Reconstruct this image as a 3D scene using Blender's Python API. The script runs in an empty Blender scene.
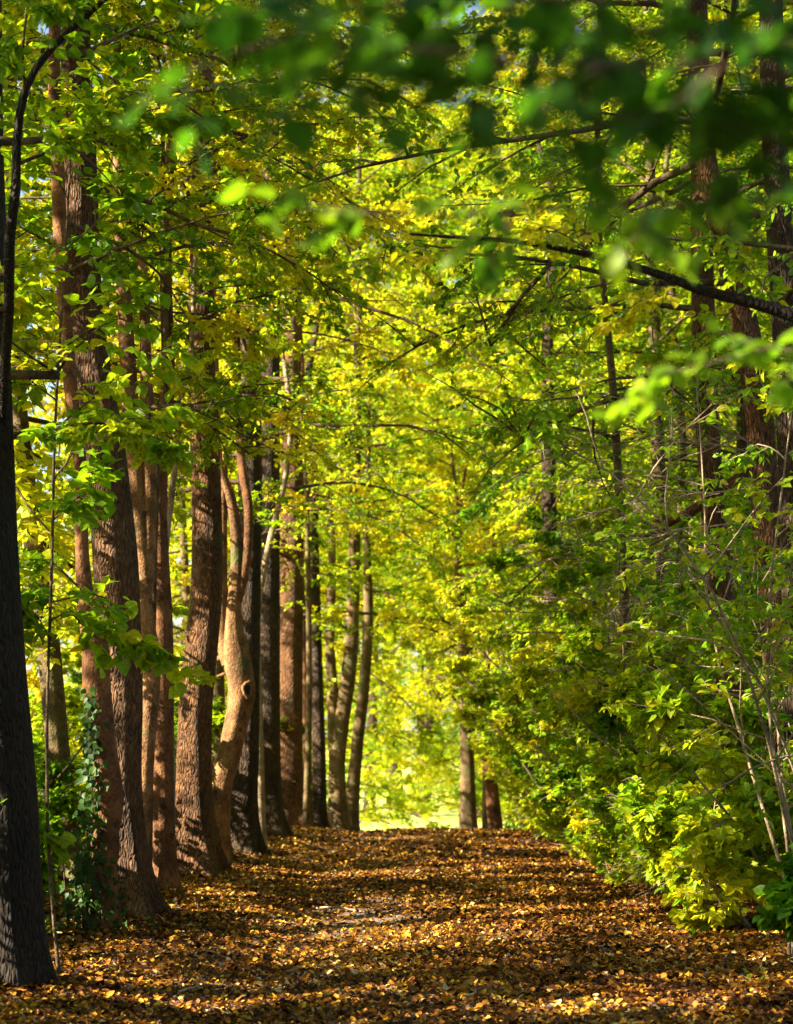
import bpy, math
import numpy as np
from mathutils import Matrix, Vector
sc = bpy.context.scene
PI = math.pi
R = math.radians

# ---------------------------------------------------------------- camera
F = 2200.0
HZ, VPX = 745.0, 410.0
CAMZ = 1.6
PITCH = math.atan((HZ - 512.0) / F)
YAW = math.atan((VPX - 396.5) / F)
cam_d = bpy.data.cameras.new('camera')
cam = bpy.data.objects.new('camera', cam_d)
sc.collection.objects.link(cam)
cam_d.sensor_fit = 'VERTICAL'
cam_d.sensor_height = 36.0
cam_d.lens = 36.0 * F / 1024.0
cam_d.clip_start = 0.1
cam_d.clip_end = 3000.0
cam_d.dof.use_dof = True
cam_d.dof.focus_distance = 17.5
cam_d.dof.aperture_fstop = 3.1
cam.location = (0, 0, CAMZ)
cam.rotation_euler = (PI / 2 + PITCH, 0, YAW)
sc.camera = cam
CM = Matrix.LocRotScale(Vector(cam.location), cam.rotation_euler, None)


def P(px, py, d):
    """world point seen at pixel (px, py) at world depth y = d"""
    v = CM.to_3x3() @ Vector(((px - 396.5) / F, -(py - 512.0) / F, -1.0))
    k = d / v.y
    return np.array([v.x * k, d, CAMZ + v.z * k])


# ---------------------------------------------------------------- light
SUN_EL, SUN_AZ = R(29), R(-106)      # azimuth from +y, clockwise: sun stands to the left, a little behind the camera
world = bpy.data.worlds.new('World')
sc.world = world
world.use_nodes = True
wn = world.node_tree
sky = wn.nodes.new('ShaderNodeTexSky')
sky.sky_type = 'NISHITA'
sky.sun_disc = False
sky.sun_elevation = SUN_EL
sky.sun_rotation = SUN_AZ
bg = wn.nodes['Background']
bg.inputs['Strength'].default_value = 0.05
wn.links.new(sky.outputs[0], bg.inputs[0])
sd = bpy.data.lights.new('sun', 'SUN')
sd.energy = 5.0
sd.angle = R(0.53)
sd.color = (1.0, 0.90, 0.70)
sun = bpy.data.objects.new('sun', sd)
sc.collection.objects.link(sun)
to_sun = Vector((math.sin(SUN_AZ) * math.cos(SUN_EL), math.cos(SUN_AZ) * math.cos(SUN_EL), math.sin(SUN_EL)))
sun.rotation_euler = to_sun.to_track_quat('Z', 'Y').to_euler()
sun.location = (-30, -10, 40)
sc.view_settings.view_transform = 'Standard'
sc.view_settings.look = 'None'
sc.view_settings.gamma = 1.0
sc.view_settings.use_curve_mapping = False
sc.view_settings.exposure = 2.5
sc.render.engine = 'CYCLES'
cy = sc.cycles
cy.max_bounces = 7
cy.diffuse_bounces = 2
cy.glossy_bounces = 2
cy.transmission_bounces = 5
cy.transparent_max_bounces = 4
cy.sample_clamp_indirect = 6.0
cy.use_denoising = True


# ---------------------------------------------------------------- materials
def newmat(name):
    m = bpy.data.materials.new(name)
    m.use_nodes = True
    nt = m.node_tree
    nt.nodes.clear()
    return m, nt, nt.nodes.new('ShaderNodeOutputMaterial')


def ramp(nt, stops, fac):
    r = nt.nodes.new('ShaderNodeValToRGB')
    el = r.color_ramp.elements
    while len(el) < len(stops):
        el.new(0.5)
    for e, (p, c) in zip(el, stops):
        e.position = p
        e.color = (*c, 1)
    nt.links.new(fac, r.inputs[0])
    return r.outputs[0]


def leaf_mat(name, stops, trans=0.5, gloss=0.2, tgain=2.0, rough=0.45):
    m, nt, out = newmat(name)
    N, L = nt.nodes, nt.links
    a = N.new('ShaderNodeAttribute')
    a.attribute_name = 'tint'
    col = ramp(nt, stops, a.outputs['Fac'])
    # blotches that belong to the leaf itself
    tc = N.new('ShaderNodeTexCoord')
    nz = N.new('ShaderNodeTexNoise')
    nz.inputs['Scale'].default_value = 42
    nz.inputs['Detail'].default_value = 2
    L.new(tc.outputs['Object'], nz.inputs['Vector'])
    mr = N.new('ShaderNodeMapRange')
    mr.inputs[1].default_value = .3
    mr.inputs[2].default_value = .7
    mr.inputs[3].default_value = .72
    mr.inputs[4].default_value = 1.25
    L.new(nz.outputs['Fac'], mr.inputs[0])
    vm = N.new('ShaderNodeVectorMath')
    vm.operation = 'SCALE'
    L.new(col, vm.inputs[0])
    L.new(mr.outputs[0], vm.inputs['Scale'])
    pr = N.new('ShaderNodeBsdfPrincipled')
    pr.inputs['Roughness'].default_value = rough
    pr.inputs['Specular IOR Level'].default_value = gloss
    L.new(vm.outputs[0], pr.inputs['Base Color'])
    tr = N.new('ShaderNodeBsdfTranslucent')
    vt = N.new('ShaderNodeVectorMath')
    vt.operation = 'MULTIPLY'
    L.new(vm.outputs[0], vt.inputs[0])
    vt.inputs[1].default_value = (tgain, tgain, tgain * .55)
    L.new(vt.outputs[0], tr.inputs['Color'])
    mx = N.new('ShaderNodeMixShader')
    mx.inputs[0].default_value = trans
    L.new(pr.outputs[0], mx.inputs[1])
    L.new(tr.outputs[0], mx.inputs[2])
    L.new(mx.outputs[0], out.inputs[0])
    return m


GREEN = [(0.0, (.020, .075, .006)), (.25, (.056, .145, .006)), (.45, (.16, .265, .007)),
         (.62, (.34, .37, .009)), (.78, (.55, .44, .012)), (.9, (.50, .29, .015)), (1.0, (.34, .12, .015))]
M_LEAF = leaf_mat('leaf', GREEN)
M_IVY = leaf_mat('ivy_leaf', [(0, (.010, .030, .005)), (.6, (.03, .075, .008)), (1, (.10, .15, .02))], trans=.15, gloss=.18, rough=.5)
M_FALLEN = leaf_mat('fallen_leaf', [(0, (.016, .007, .004)), (.25, (.055, .019, .007)), (.43, (.18, .064, .011)),
                                    (.62, (.34, .135, .016)), (.82, (.52, .27, .018)), (.93, (.58, .37, .04)), (1, (.52, .40, .22))],
                    trans=.12, gloss=.15, tgain=1.3, rough=.5)


def bark_mat(name, dark, light, kind, moss=0.0, bump=1.0):
    m, nt, out = newmat(name)
    N, L = nt.nodes, nt.links
    tc = N.new('ShaderNodeTexCoord')
    mp = N.new('ShaderNodeMapping')
    L.new(tc.outputs['Object'], mp.inputs[0])
    pr = N.new('ShaderNodeBsdfPrincipled')
    pr.inputs['Roughness'].default_value = .8
    pr.inputs['Specular IOR Level'].default_value = .25
    bm = N.new('ShaderNodeBump')
    if kind == 'furrow':
        # warp a little so the furrows wander
        nw = N.new('ShaderNodeTexNoise')
        nw.inputs['Scale'].default_value = 3.5
        nw.inputs['Detail'].default_value = 3
        L.new(tc.outputs['Object'], nw.inputs['Vector'])
        ad = N.new('ShaderNodeMixRGB')
        ad.blend_type = 'LINEAR_LIGHT'
        ad.inputs[0].default_value = .06
        L.new(tc.outputs['Object'], ad.inputs[1])
        L.new(nw.outputs['Color'], ad.inputs[2])
        L.new(ad.outputs[0], mp.inputs[0])
        mp.inputs['Scale'].default_value = (1, 1, .22)
        v = N.new('ShaderNodeTexVoronoi')
        v.feature = 'DISTANCE_TO_EDGE'
        v.inputs['Scale'].default_value = 36
        L.new(mp.outputs[0], v.inputs['Vector'])
        n2 = N.new('ShaderNodeTexNoise')
        n2.inputs['Scale'].default_value = 60
        n2.inputs['Detail'].default_value = 5
        L.new(mp.outputs[0], n2.inputs['Vector'])
        mm = N.new('ShaderNodeMath')
        mm.operation = 'MULTIPLY_ADD'
        L.new(n2.outputs['Fac'], mm.inputs[0])
        mm.inputs[1].default_value = .35
        cl = N.new('ShaderNodeMapRange')
        cl.inputs[2].default_value = .28
        L.new(v.outputs['Distance'], cl.inputs[0])
        L.new(cl.outputs[0], mm.inputs[2])
        h = mm.outputs[0]
        bm.inputs['Distance'].default_value = .032 * bump
        fac = n2.outputs['Fac']
        c = ramp(nt, [(.35, dark), (.68, light)], fac)
    else:
        mp.inputs['Scale'].default_value = (1, 1, .8)
        n1 = N.new('ShaderNodeTexNoise')
        n1.inputs['Scale'].default_value = 7
        n1.inputs['Detail'].default_value = 7
        L.new(mp.outputs[0], n1.inputs['Vector'])
        nf = N.new('ShaderNodeTexNoise')
        nf.inputs['Scale'].default_value = 45
        nf.inputs['Detail'].default_value = 4
        L.new(mp.outputs[0], nf.inputs['Vector'])
        vs_ = N.new('ShaderNodeTexVoronoi')
        vs_.inputs['Scale'].default_value = 5.5
        vs_.inputs['Randomness'].default_value = 1
        L.new(mp.outputs[0], vs_.inputs['Vector'])
        sc_ = N.new('ShaderNodeMapRange')
        sc_.inputs[1].default_value = .10
        sc_.inputs[2].default_value = .24
        sc_.inputs[3].default_value = -.30
        sc_.inputs[4].default_value = 0
        L.new(vs_.outputs['Distance'], sc_.inputs[0])
        a1 = N.new('ShaderNodeMath')
        a1.operation = 'MULTIPLY_ADD'
        L.new(nf.outputs['Fac'], a1.inputs[0])
        a1.inputs[1].default_value = .7
        L.new(n1.outputs['Fac'], a1.inputs[2])
        a2 = N.new('ShaderNodeMath')
        L.new(a1.outputs[0], a2.inputs[0])
        L.new(sc_.outputs[0], a2.inputs[1])
        a3 = N.new('ShaderNodeMath')
        L.new(a2.outputs[0], a3.inputs[0])
        a3.inputs[1].default_value = -.34
        h = a3.outputs[0]
        bm.inputs['Distance'].default_value = .024 * bump
        c = ramp(nt, [(.32, dark), (.5, tuple((a + b) / 2 for a, b in zip(dark, light))), (.62, light)], h)
    # broad stains and weathering
    nb_ = N.new('ShaderNodeTexNoise')
    nb_.inputs['Scale'].default_value = 1.7
    nb_.inputs['Detail'].default_value = 6
    nb_.inputs['Roughness'].default_value = .6
    L.new(tc.outputs['Object'], nb_.inputs['Vector'])
    mb_ = N.new('ShaderNodeMapRange')
    mb_.inputs[1].default_value = .35
    mb_.inputs[2].default_value = .65
    mb_.inputs[3].default_value = .55
    mb_.inputs[4].default_value = 1.3
    L.new(nb_.outputs['Fac'], mb_.inputs[0])
    vb_ = N.new('ShaderNodeVectorMath')
    vb_.operation = 'SCALE'
    L.new(c, vb_.inputs[0])
    L.new(mb_.outputs[0], vb_.inputs['Scale'])
    c = vb_.outputs[0]
    if moss > 0:
        ng = N.new('ShaderNodeTexNoise')
        ng.inputs['Scale'].default_value = 2.2
        ng.inputs['Detail'].default_value = 5
        L.new(tc.outputs['Object'], ng.inputs['Vector'])
        f = N.new('ShaderNodeMapRange')
        f.inputs[1].default_value = .66 - .3 * moss
        f.inputs[2].default_value = .72
        f.inputs[4].default_value = .8
        L.new(ng.outputs['Fac'], f.inputs[0])
        mg = N.new('ShaderNodeMixRGB')
        L.new(f.outputs[0], mg.inputs[0])
        L.new(c, mg.inputs[1])
        mg.inputs[2].default_value = (.10, .115, .03, 1)
        c = mg.outputs[0]
    L.new(c, pr.inputs['Base Color'])
    L.new(h, bm.inputs['Height'])
    L.new(bm.outputs[0], pr.inputs['Normal'])
    L.new(pr.outputs[0], out.inputs[0])
    return m


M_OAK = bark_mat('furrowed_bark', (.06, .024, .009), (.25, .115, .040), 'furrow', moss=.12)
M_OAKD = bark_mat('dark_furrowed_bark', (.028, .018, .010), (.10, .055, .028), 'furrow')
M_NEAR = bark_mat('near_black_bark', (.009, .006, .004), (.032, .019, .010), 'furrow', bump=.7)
M_PALE = bark_mat('smooth_pale_bark', (.10, .045, .016), (.29, .145, .054), 'smooth', moss=.25)
M_BROWN = bark_mat('smooth_brown_bark', (.075, .027, .009), (.20, .085, .028), 'smooth', moss=.1)
M_OAKT = bark_mat('weathered_bark', (.05, .023, .010), (.20, .098, .040), 'furrow', moss=.15)
M_GREY = bark_mat('mottled_bark', (.06, .036, .014), (.17, .11, .042), 'smooth', moss=.5)
M_TWIG = bark_mat('twig_bark', (.05, .03, .015), (.14, .09, .045), 'smooth')
M_HAZEL = bark_mat('hazel_bark', (.19, .13, .075), (.38, .28, .17), 'smooth')


def ground_mat(name, stops, scale, bump, rough=.9):
    m, nt, out = newmat(name)
    N, L = nt.nodes, nt.links
    tc = N.new('ShaderNodeTexCoord')
    n1 = N.new('ShaderNodeTexNoise')
    n1.inputs['Scale'].default_value = scale
    n1.inputs['Detail'].default_value = 8
    n1.inputs['Roughness'].default_value = .65
    L.new(tc.outputs['Object'], n1.inputs['Vector'])
    pr = N.new('ShaderNodeBsdfPrincipled')
    pr.inputs['Roughness'].default_value = rough
    pr.inputs['Specular IOR Level'].default_value = .2
    L.new(ramp(nt, stops, n1.outputs['Fac']), pr.inputs['Base Color'])
    n2 = N.new('ShaderNodeTexNoise')
    n2.inputs['Scale'].default_value = scale * 6
    n2.inputs['Detail'].default_value = 5
    L.new(tc.outputs['Object'], n2.inputs['Vector'])
    bm = N.new('ShaderNodeBump')
    bm.inputs['Distance'].default_value = bump
    L.new(n2.outputs['Fac'], bm.inputs['Height'])
    L.new(bm.outputs[0], pr.inputs['Normal'])
    L.new(pr.outputs[0], out.inputs[0])
    return m


M_SOIL = ground_mat('forest_soil', [(.3, (.022, .012, .006)), (.55, (.07, .034, .014)), (.75, (.13, .065, .025))], 4, .03)
M_TRACK = ground_mat('trodden_soil', [(.3, (.05, .030, .019)), (.5, (.15, .10, .068)), (.7, (.27, .20, .15))], 3, .02)
M_FIELD = ground_mat('meadow_grass', [(.3, (.26, .36, .06)), (.55, (.48, .52, .14)), (.75, (.68, .64, .28))], .8, .05)

# ---------------------------------------------------------------- mesh helpers
col = sc.collection


def mesh_np(name, V, quads=None, faces=None, sizes=None, mat=None, tint=None, smooth=False):
    """V (n,3); quads (m,4) or flat faces + sizes"""
    me = bpy.data.meshes.new(name)
    V = np.ascontiguousarray(V, dtype=np.float32)
    me.vertices.add(len(V))
    me.vertices.foreach_set('co', V.ravel())
    if quads is not None:
        faces = quads.ravel()
        sizes = np.full(len(quads), quads.shape[1])
    faces = np.ascontiguousarray(faces, dtype=np.int32)
    sizes = np.asarray(sizes, dtype=np.int32)
    me.loops.add(len(faces))
    me.loops.foreach_set('vertex_index', faces)
    me.polygons.add(len(sizes))
    st = np.zeros(len(sizes), np.int32)
    st[1:] = np.cumsum(sizes)[:-1]
    me.polygons.foreach_set('loop_start', st)
    me.update(calc_edges=True)
    if smooth:
        me.polygons.foreach_set('use_smooth', np.ones(len(sizes), bool))
    if tint is not None:
        at = me.attributes.new('tint', 'FLOAT', 'FACE')
        at.data.foreach_set('value', np.ascontiguousarray(tint, dtype=np.float32))
    if mat:
        me.materials.append(mat)
    return me


def add(name, me, parent=None, loc=None):
    o = bpy.data.objects.new(name, me)
    col.objects.link(o)
    if parent is not None:
        o.parent = parent
    if loc is not None:
        o.location = loc
    return o


def thing(name, label, cat, loc, group=None):
    o = bpy.data.objects.new(name, None)
    o.empty_display_size = .2
    col.objects.link(o)
    o.location = [float(v) for v in loc]
    o['label'] = label
    o['category'] = cat
    if group:
        o['group'] = group
    return o


def dup(root, loc, rotz=0., scale=1., label=None, group=None):
    r = root.copy()
    col.objects.link(r)
    r.location = [float(v) for v in loc]
    r.rotation_euler = (0, 0, rotz)
    r.scale = (scale, scale, scale)
    if label:
        r['label'] = label
    if group:
        r['group'] = group
    for ch in list(root.children):
        c = ch.copy()
        col.objects.link(c)
        c.parent = r
        for g in list(ch.children):
            d = g.copy()
            col.objects.link(d)
            d.parent = c
    return r


def nrm(a):
    return a / np.maximum(np.linalg.norm(a, axis=-1, keepdims=True), 1e-9)


UP = np.array([0., 0., 1.])


# ---------------------------------------------------------------- branches as arrays of polylines
def grow_from(rng, S, D, L, K=6, wob=.12, bend=(0, 0, -.25), tipup=0.):
    """polylines (N,K,3) from starts S, directions D, lengths L"""
    N = len(S)
    seg = (L / (K - 1))[:, None]
    pts = np.zeros((N, K, 3))
    pts[:, 0] = S
    d = nrm(D.copy())
    b = np.array(bend, float)
    for k in range(1, K):
        t = k / (K - 1)
        d = nrm(d + rng.normal(0, wob, (N, 3)) + b / (K - 1) + UP * tipup * t / (K - 1))
        pts[:, k] = pts[:, k - 1] + d * seg
    return pts


def kids(rng, pts, L, n, t0, t1, ang, lf, K, wob, bend, flat=.35, lmin=.05, tipup=0.):
    """n children along each parent polyline, alternating left and right in a flattish spray"""
    N, Kp, _ = pts.shape
    t = np.linspace(t0, t1, n)[None, :] + rng.uniform(-.5, .5, (N, n)) * (t1 - t0) / n
    t = np.clip(t, 0.02, .999)
    x = t * (Kp - 1)
    i = np.floor(x).astype(int)
    f = (x - i)[..., None]
    ar = np.arange(N)[:, None]
    a, b = pts[ar, i], pts[ar, i + 1]
    pos = a * (1 - f) + b * f
    tan = nrm(b - a)
    upv = nrm(UP + rng.normal(0, flat, (N, n, 3)))
    side = nrm(np.cross(upv, tan))
    sg = np.where((np.arange(n)[None, :] + rng.integers(0, 2, (N, 1))) % 2 == 0, 1., -1.)[..., None]
    an = rng.normal(ang, .18, (N, n))[..., None]
    d = nrm(tan * np.cos(an) + side * sg * np.sin(an) + rng.normal(0, .12, (N, n, 3)))
    Lc = np.maximum(L[:, None] * lf * (1.12 - .75 * t) * rng.uniform(.6, 1.25, (N, n)), lmin)
    par = np.repeat(np.arange(N), n)
    S, D, Lc = pos.reshape(-1, 3), d.reshape(-1, 3), Lc.reshape(-1)
    return grow_from(rng, S, D, Lc, K, wob, bend, tipup), Lc, par


def tubes(pts, r0, r1, m):
    """(verts, quads) of m-sided tubes round polylines"""
    N, K, _ = pts.shape
    tan = np.zeros_like(pts)
    tan[:, 1:-1] = pts[:, 2:] - pts[:, :-2]
    tan[:, 0] = pts[:, 1] - pts[:, 0]
    tan[:, -1] = pts[:, -1] - pts[:, -2]
    tan = nrm(tan)
    mean = nrm(pts[:, -1] - pts[:, 0])
    ref = np.where(np.abs(mean[:, 2:3]) > .75, np.array([[1., 0, 0]]), np.array([[0, 0, 1.]]))[:, None, :]
    u = nrm(ref - tan * (tan * ref).sum(-1, keepdims=True))
    v = np.cross(tan, u)
    tt = np.linspace(0, 1, K)[None, :, None, None]
    rad = r0[:, None, None, None] * (1 - tt) + r1[:, None, None, None] * tt
    a = np.arange(m) * 2 * PI / m
    ring = u[:, :, None] * np.cos(a)[:, None] + v[:, :, None] * np.sin(a)[:, None]
    V = (pts[:, :, None] + ring * rad).reshape(-1, 3)
    base = (np.arange(N) * K * m)[:, None, None] + (np.arange(K - 1) * m)[None, :, None]
    j = np.arange(m)[None, None, :]
    j2 = (j + 1) % m
    Q = np.stack([base + j, base + j2, base + m + j2, base + m + j], -1).reshape(-1, 4)
    return V, Q


def merge(parts):
    Vs, Qs, o = [], [], 0
    for V, Q in parts:
        Vs.append(V)
        Qs.append(Q + o)
        o += len(V)
    return np.concatenate(Vs), np.concatenate(Qs)


def leaf_geo(pos, d, n, size, ratio, q):
    """leaf blades: base pos, direction d, face normal n"""
    d = nrm(d)
    s = nrm(np.cross(n, d))
    w = np.cross(d, s)
    if q >= 2:      # serrate-ish rounded outline, 10 points
        prof = [(0, 0, 0), (.10, .30, .05), (.32, .50, .10), (.60, .44, .09), (.84, .22, .02), (1.06, 0, -.10),
                (.84, -.22, .02), (.60, -.44, .09), (.32, -.50, .10), (.10, -.30, .05), (.5, 0, -.01)]
        fc = [(0, 10, 2, 1), (10, 5, 4, 3), (10, 3, 2), (0, 9, 8, 10), (10, 7, 6, 5), (10, 8, 7)]
    elif q == 1:
        prof = [(0, 0, 0), (.28, .46, .08), (.72, .36, .05), (1.03, 0, -.08), (.72, -.36, .05), (.28, -.46, .08)]
        fc = [(0, 3, 2, 1), (0, 5, 4, 3)]
    else:
        prof = [(0, 0, 0), (.45, .45, .04), (1, 0, -.05), (.45, -.45, .04)]
        fc = [(0, 3, 2, 1)]
    pr = np.array(prof)
    V = pos[:, None] + size[:, None, None] * (d[:, None] * pr[None, :, 0:1] + s[:, None] * pr[None, :, 1:2] * ratio[:, None, None]
                                              + w[:, None] * pr[None, :, 2:3])
    k = len(prof)
    flat = np.array([i for f in fc for i in f])
    sz = np.array([len(f) for f in fc])
    N = len(pos)
    faces = (np.arange(N)[:, None] * k + flat[None]).ravel()
    return V.reshape(-1, 3), faces, np.tile(sz, N), len(fc)


def leaves_mesh(name, pos, d, n, size, ratio, tint, mat, q):
    V, f, s, nf = leaf_geo(pos, d, n, size, ratio, q)
    if mat is M_LEAF:
        tint = np.where(tint > .7, .7 + (tint - .7) * .4, tint)
    return mesh_np(name, V, faces=f, sizes=s, mat=mat, tint=np.repeat(np.clip(tint, 0, 1), nf))


def leaves_on(rng, pts, nl, size, droop=.25, t0=.1, tilt=.45):
    N, K, _ = pts.shape
    t = np.linspace(t0, .999, nl)[None, :] + rng.uniform(-.4, .4, (N, nl)) / nl
    t = np.clip(t, 0, .999)
    x = t * (K - 1)
    i = np.floor(x).astype(int)
    f = (x - i)[..., None]
    ar = np.arange(N)[:, None]
    a, b = pts[ar, i], pts[ar, i + 1]
    pos = a * (1 - f) + b * f
    tan = nrm(b - a)
    up = nrm(UP + rng.normal(0, tilt, (N, nl, 3)))
    side = nrm(np.cross(up, tan))
    sg = np.where(np.arange(nl)[None, :] % 2 == 0, 1., -1.)[..., None]
    an = rng.normal(.95, .3, (N, nl))[..., None]
    d = tan * np.cos(an) + side * sg * np.sin(an) - UP * droop + rng.normal(0, .2, (N, nl, 3))
    nn = nrm(up + rng.normal(0, .25, (N, nl, 3)))
    sz = size * rng.uniform(.6, 1.2, (N, nl))
    return pos.reshape(-1, 3), nrm(d).reshape(-1, 3), nn.reshape(-1, 3), sz.reshape(-1), np.repeat(np.arange(N), nl)


MOUNDS = [(P(px, 0, d)[0], d, r) for px, d, r in [(14, 14.4, .5), (120, 20.2, .5), (146, 22.3, .3), (166, 23.2, .3), (197, 26.5, .45), (218, 28.5, .4),
                                                  (240, 31.5, .45), (269, 37, .5), (291, 43, .5), (66, 25, .4), (738, 24, .4), (790, 21, .4)]]


def ground_z(x, y):
    x = np.asarray(x, float)
    y = np.asarray(y, float)
    s = np.clip((y - 40) / 26, 0, 1)
    z = -1.75 * s * s * (3 - 2 * s)
    b = np.clip((np.abs(x + .2) - 2.3) / 2.5, 0, 1)
    near = np.clip((75 - y) / 20, 0, 1)
    z = z + .16 * b * b * (3 - 2 * b) * near
    z = z + near * (.025 * np.sin(x * 2.1 + .7 * np.sin(y * .6)) + .02 * np.sin(y * 1.3 + x * .8) + .012 * np.sin(x * 5.3 + y * 3.1))
    z = z - .03 * near * (np.exp(-((x + 1.1) / .35) ** 2) + np.exp(-((x - .8) / .35) ** 2))
    for mx_, my_, mr_ in MOUNDS:
        z = z + .10 * np.exp(-((x - mx_) ** 2 + (y - my_) ** 2) / (mr_ * mr_))
    return z


def in_tunnel(p, slack=0.):
    """the open space over the path, kept free of foliage"""
    x, y, z = p[:, 0], p[:, 1], p[:, 2]
    top = np.interp(y, [0, 14, 24, 40, 60], [7.5, 6.6, 5.6, 4.6, 3.9])
    cx = np.interp(y, [0, 30, 60], [-.45, -.45, -.25])
    hw = np.interp(y, [0, 20, 40, 60, 75], [2.35, 2.3, 1.95, 1.6, 1.5]) - slack
    wig = .22 * np.sin(x * 5.1 + 2.7 * np.sin(y * 1.9) + z * 3.3) + .14 * np.sin(y * 4.3 + z * 5.7 + x * 2.2) + .12 * np.sin(z * 11 + y * 9.1)
    hw = hw + wig + np.where(x > cx, .55 * np.clip(1.3 - z, -.9, 1.3) + .05, 0)
    top = top + 1.5 * wig
    r = (np.abs(x - cx) / hw) ** 2.6 + (np.maximum(z, 0) / (top - slack)) ** 2.6
    return (r < 1) & (y < 72) | ((y < 11.0) & (np.abs(x) < .24 * y + .9) & (z < 1.6 + .42 * y + .8))


def clip_poly(pts, base, slack):
    N, K, _ = pts.shape
    m = in_tunnel((pts + base).reshape(-1, 3), slack).reshape(N, K)
    m = np.maximum.accumulate(m, axis=1)
    for k in range(1, K):
        pts[m[:, k], k] = pts[m[:, k], k - 1] + [0, 0, .01]
    return pts


# ---------------------------------------------------------------- trunk
def spline(pts, step):
    """Catmull-Rom through control rows (x,y,z,r)"""
    p = np.array(pts, float)
    p = np.vstack([2 * p[0] - p[1], p, 2 * p[-1] - p[-2]])
    out = []
    for i in range(1, len(p) - 2):
        n = max(2, int(np.linalg.norm(p[i + 1, :3] - p[i, :3]) / step))
        t = np.linspace(0, 1, n, endpoint=False)[:, None]
        a, b, c, d = p[i - 1], p[i], p[i + 1], p[i + 2]
        out.append(.5 * ((2 * b) + (c - a) * t + (2 * a - 5 * b + 4 * c - d) * t ** 2 + (3 * b - a - 3 * c + d) * t ** 3))
    out.append(p[-2][None])
    return np.vstack(out)


def trunk_mesh(name, rng, ctrl, mat, sides=28, step=.12, flare=.5, rough=.05, lumps=0, cap=False):
    c = spline(ctrl, step)
    n = len(c)
    tan = nrm(np.gradient(c[:, :3], axis=0))
    ref = np.array([1., 0, 0])
    u = nrm(ref - tan * (tan @ ref)[:, None])
    v = np.cross(tan, u)
    a = np.arange(sides) * 2 * PI / sides
    z = np.concatenate([[0], np.cumsum(np.linalg.norm(np.diff(c[:, :3], axis=0), axis=1))])
    A, Z = np.meshgrid(a, z)
    r = np.ones_like(A)
    for k in range(7):
        m = rng.integers(1, 6)
        r += rough * rng.uniform(.3, 1) * np.sin(m * A + rng.uniform(0, 6) + Z * rng.uniform(-1.6, 1.6)) / (m ** .5) * .6
    r += rough * .5 * np.sin(rng.integers(7, 12) * A + 2 * np.sin(Z * 2.3) + rng.uniform(0, 6)) * .5
    if flare > 0:
        rb = ctrl[0][3]
        ph = rng.uniform(0, 6)
        nl = rng.integers(4, 6)
        fl = np.exp(-Z / (rb * 1.1 + .04)) + .25 * np.exp(-Z / (rb * 4))
        r += flare * fl * (.55 + .45 * np.cos(nl * A + ph))
    for k in range(lumps):
        a0, z0 = rng.uniform(0, 2 * PI), rng.uniform(.3, max(z[-1] * .8, .5))
        da = (A - a0 + PI) % (2 * PI) - PI
        rr = c[:, 3].mean()
        g = np.exp(-((da * rr) ** 2 + ((Z - z0) * 1.2) ** 2) / (2 * (rr * rng.uniform(.22, .4)) ** 2))
        r += rng.uniform(.12, .3) * g
    rad = r * c[:, 3:4]
    V = c[:, None, :3] + (u[:, None] * np.cos(a)[None, :, None] + v[:, None] * np.sin(a)[None, :, None]) * rad[..., None]
    V = V.reshape(-1, 3)
    i = np.arange(n - 1)[:, None] * sides
    j = np.arange(sides)[None]
    j2 = (j + 1) % sides
    Q = np.stack([i + j, i + j2, i + sides + j2, i + sides + j], -1).reshape(-1, 4)
    faces, sizes = Q.ravel(), np.full(len(Q), 4)
    faces = np.concatenate([faces, np.arange(sides) + (n - 1) * sides])
    sizes = np.concatenate([sizes, [sides]])
    return mesh_np(name, V, faces=faces, sizes=sizes, mat=mat, smooth=True), c


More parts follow.
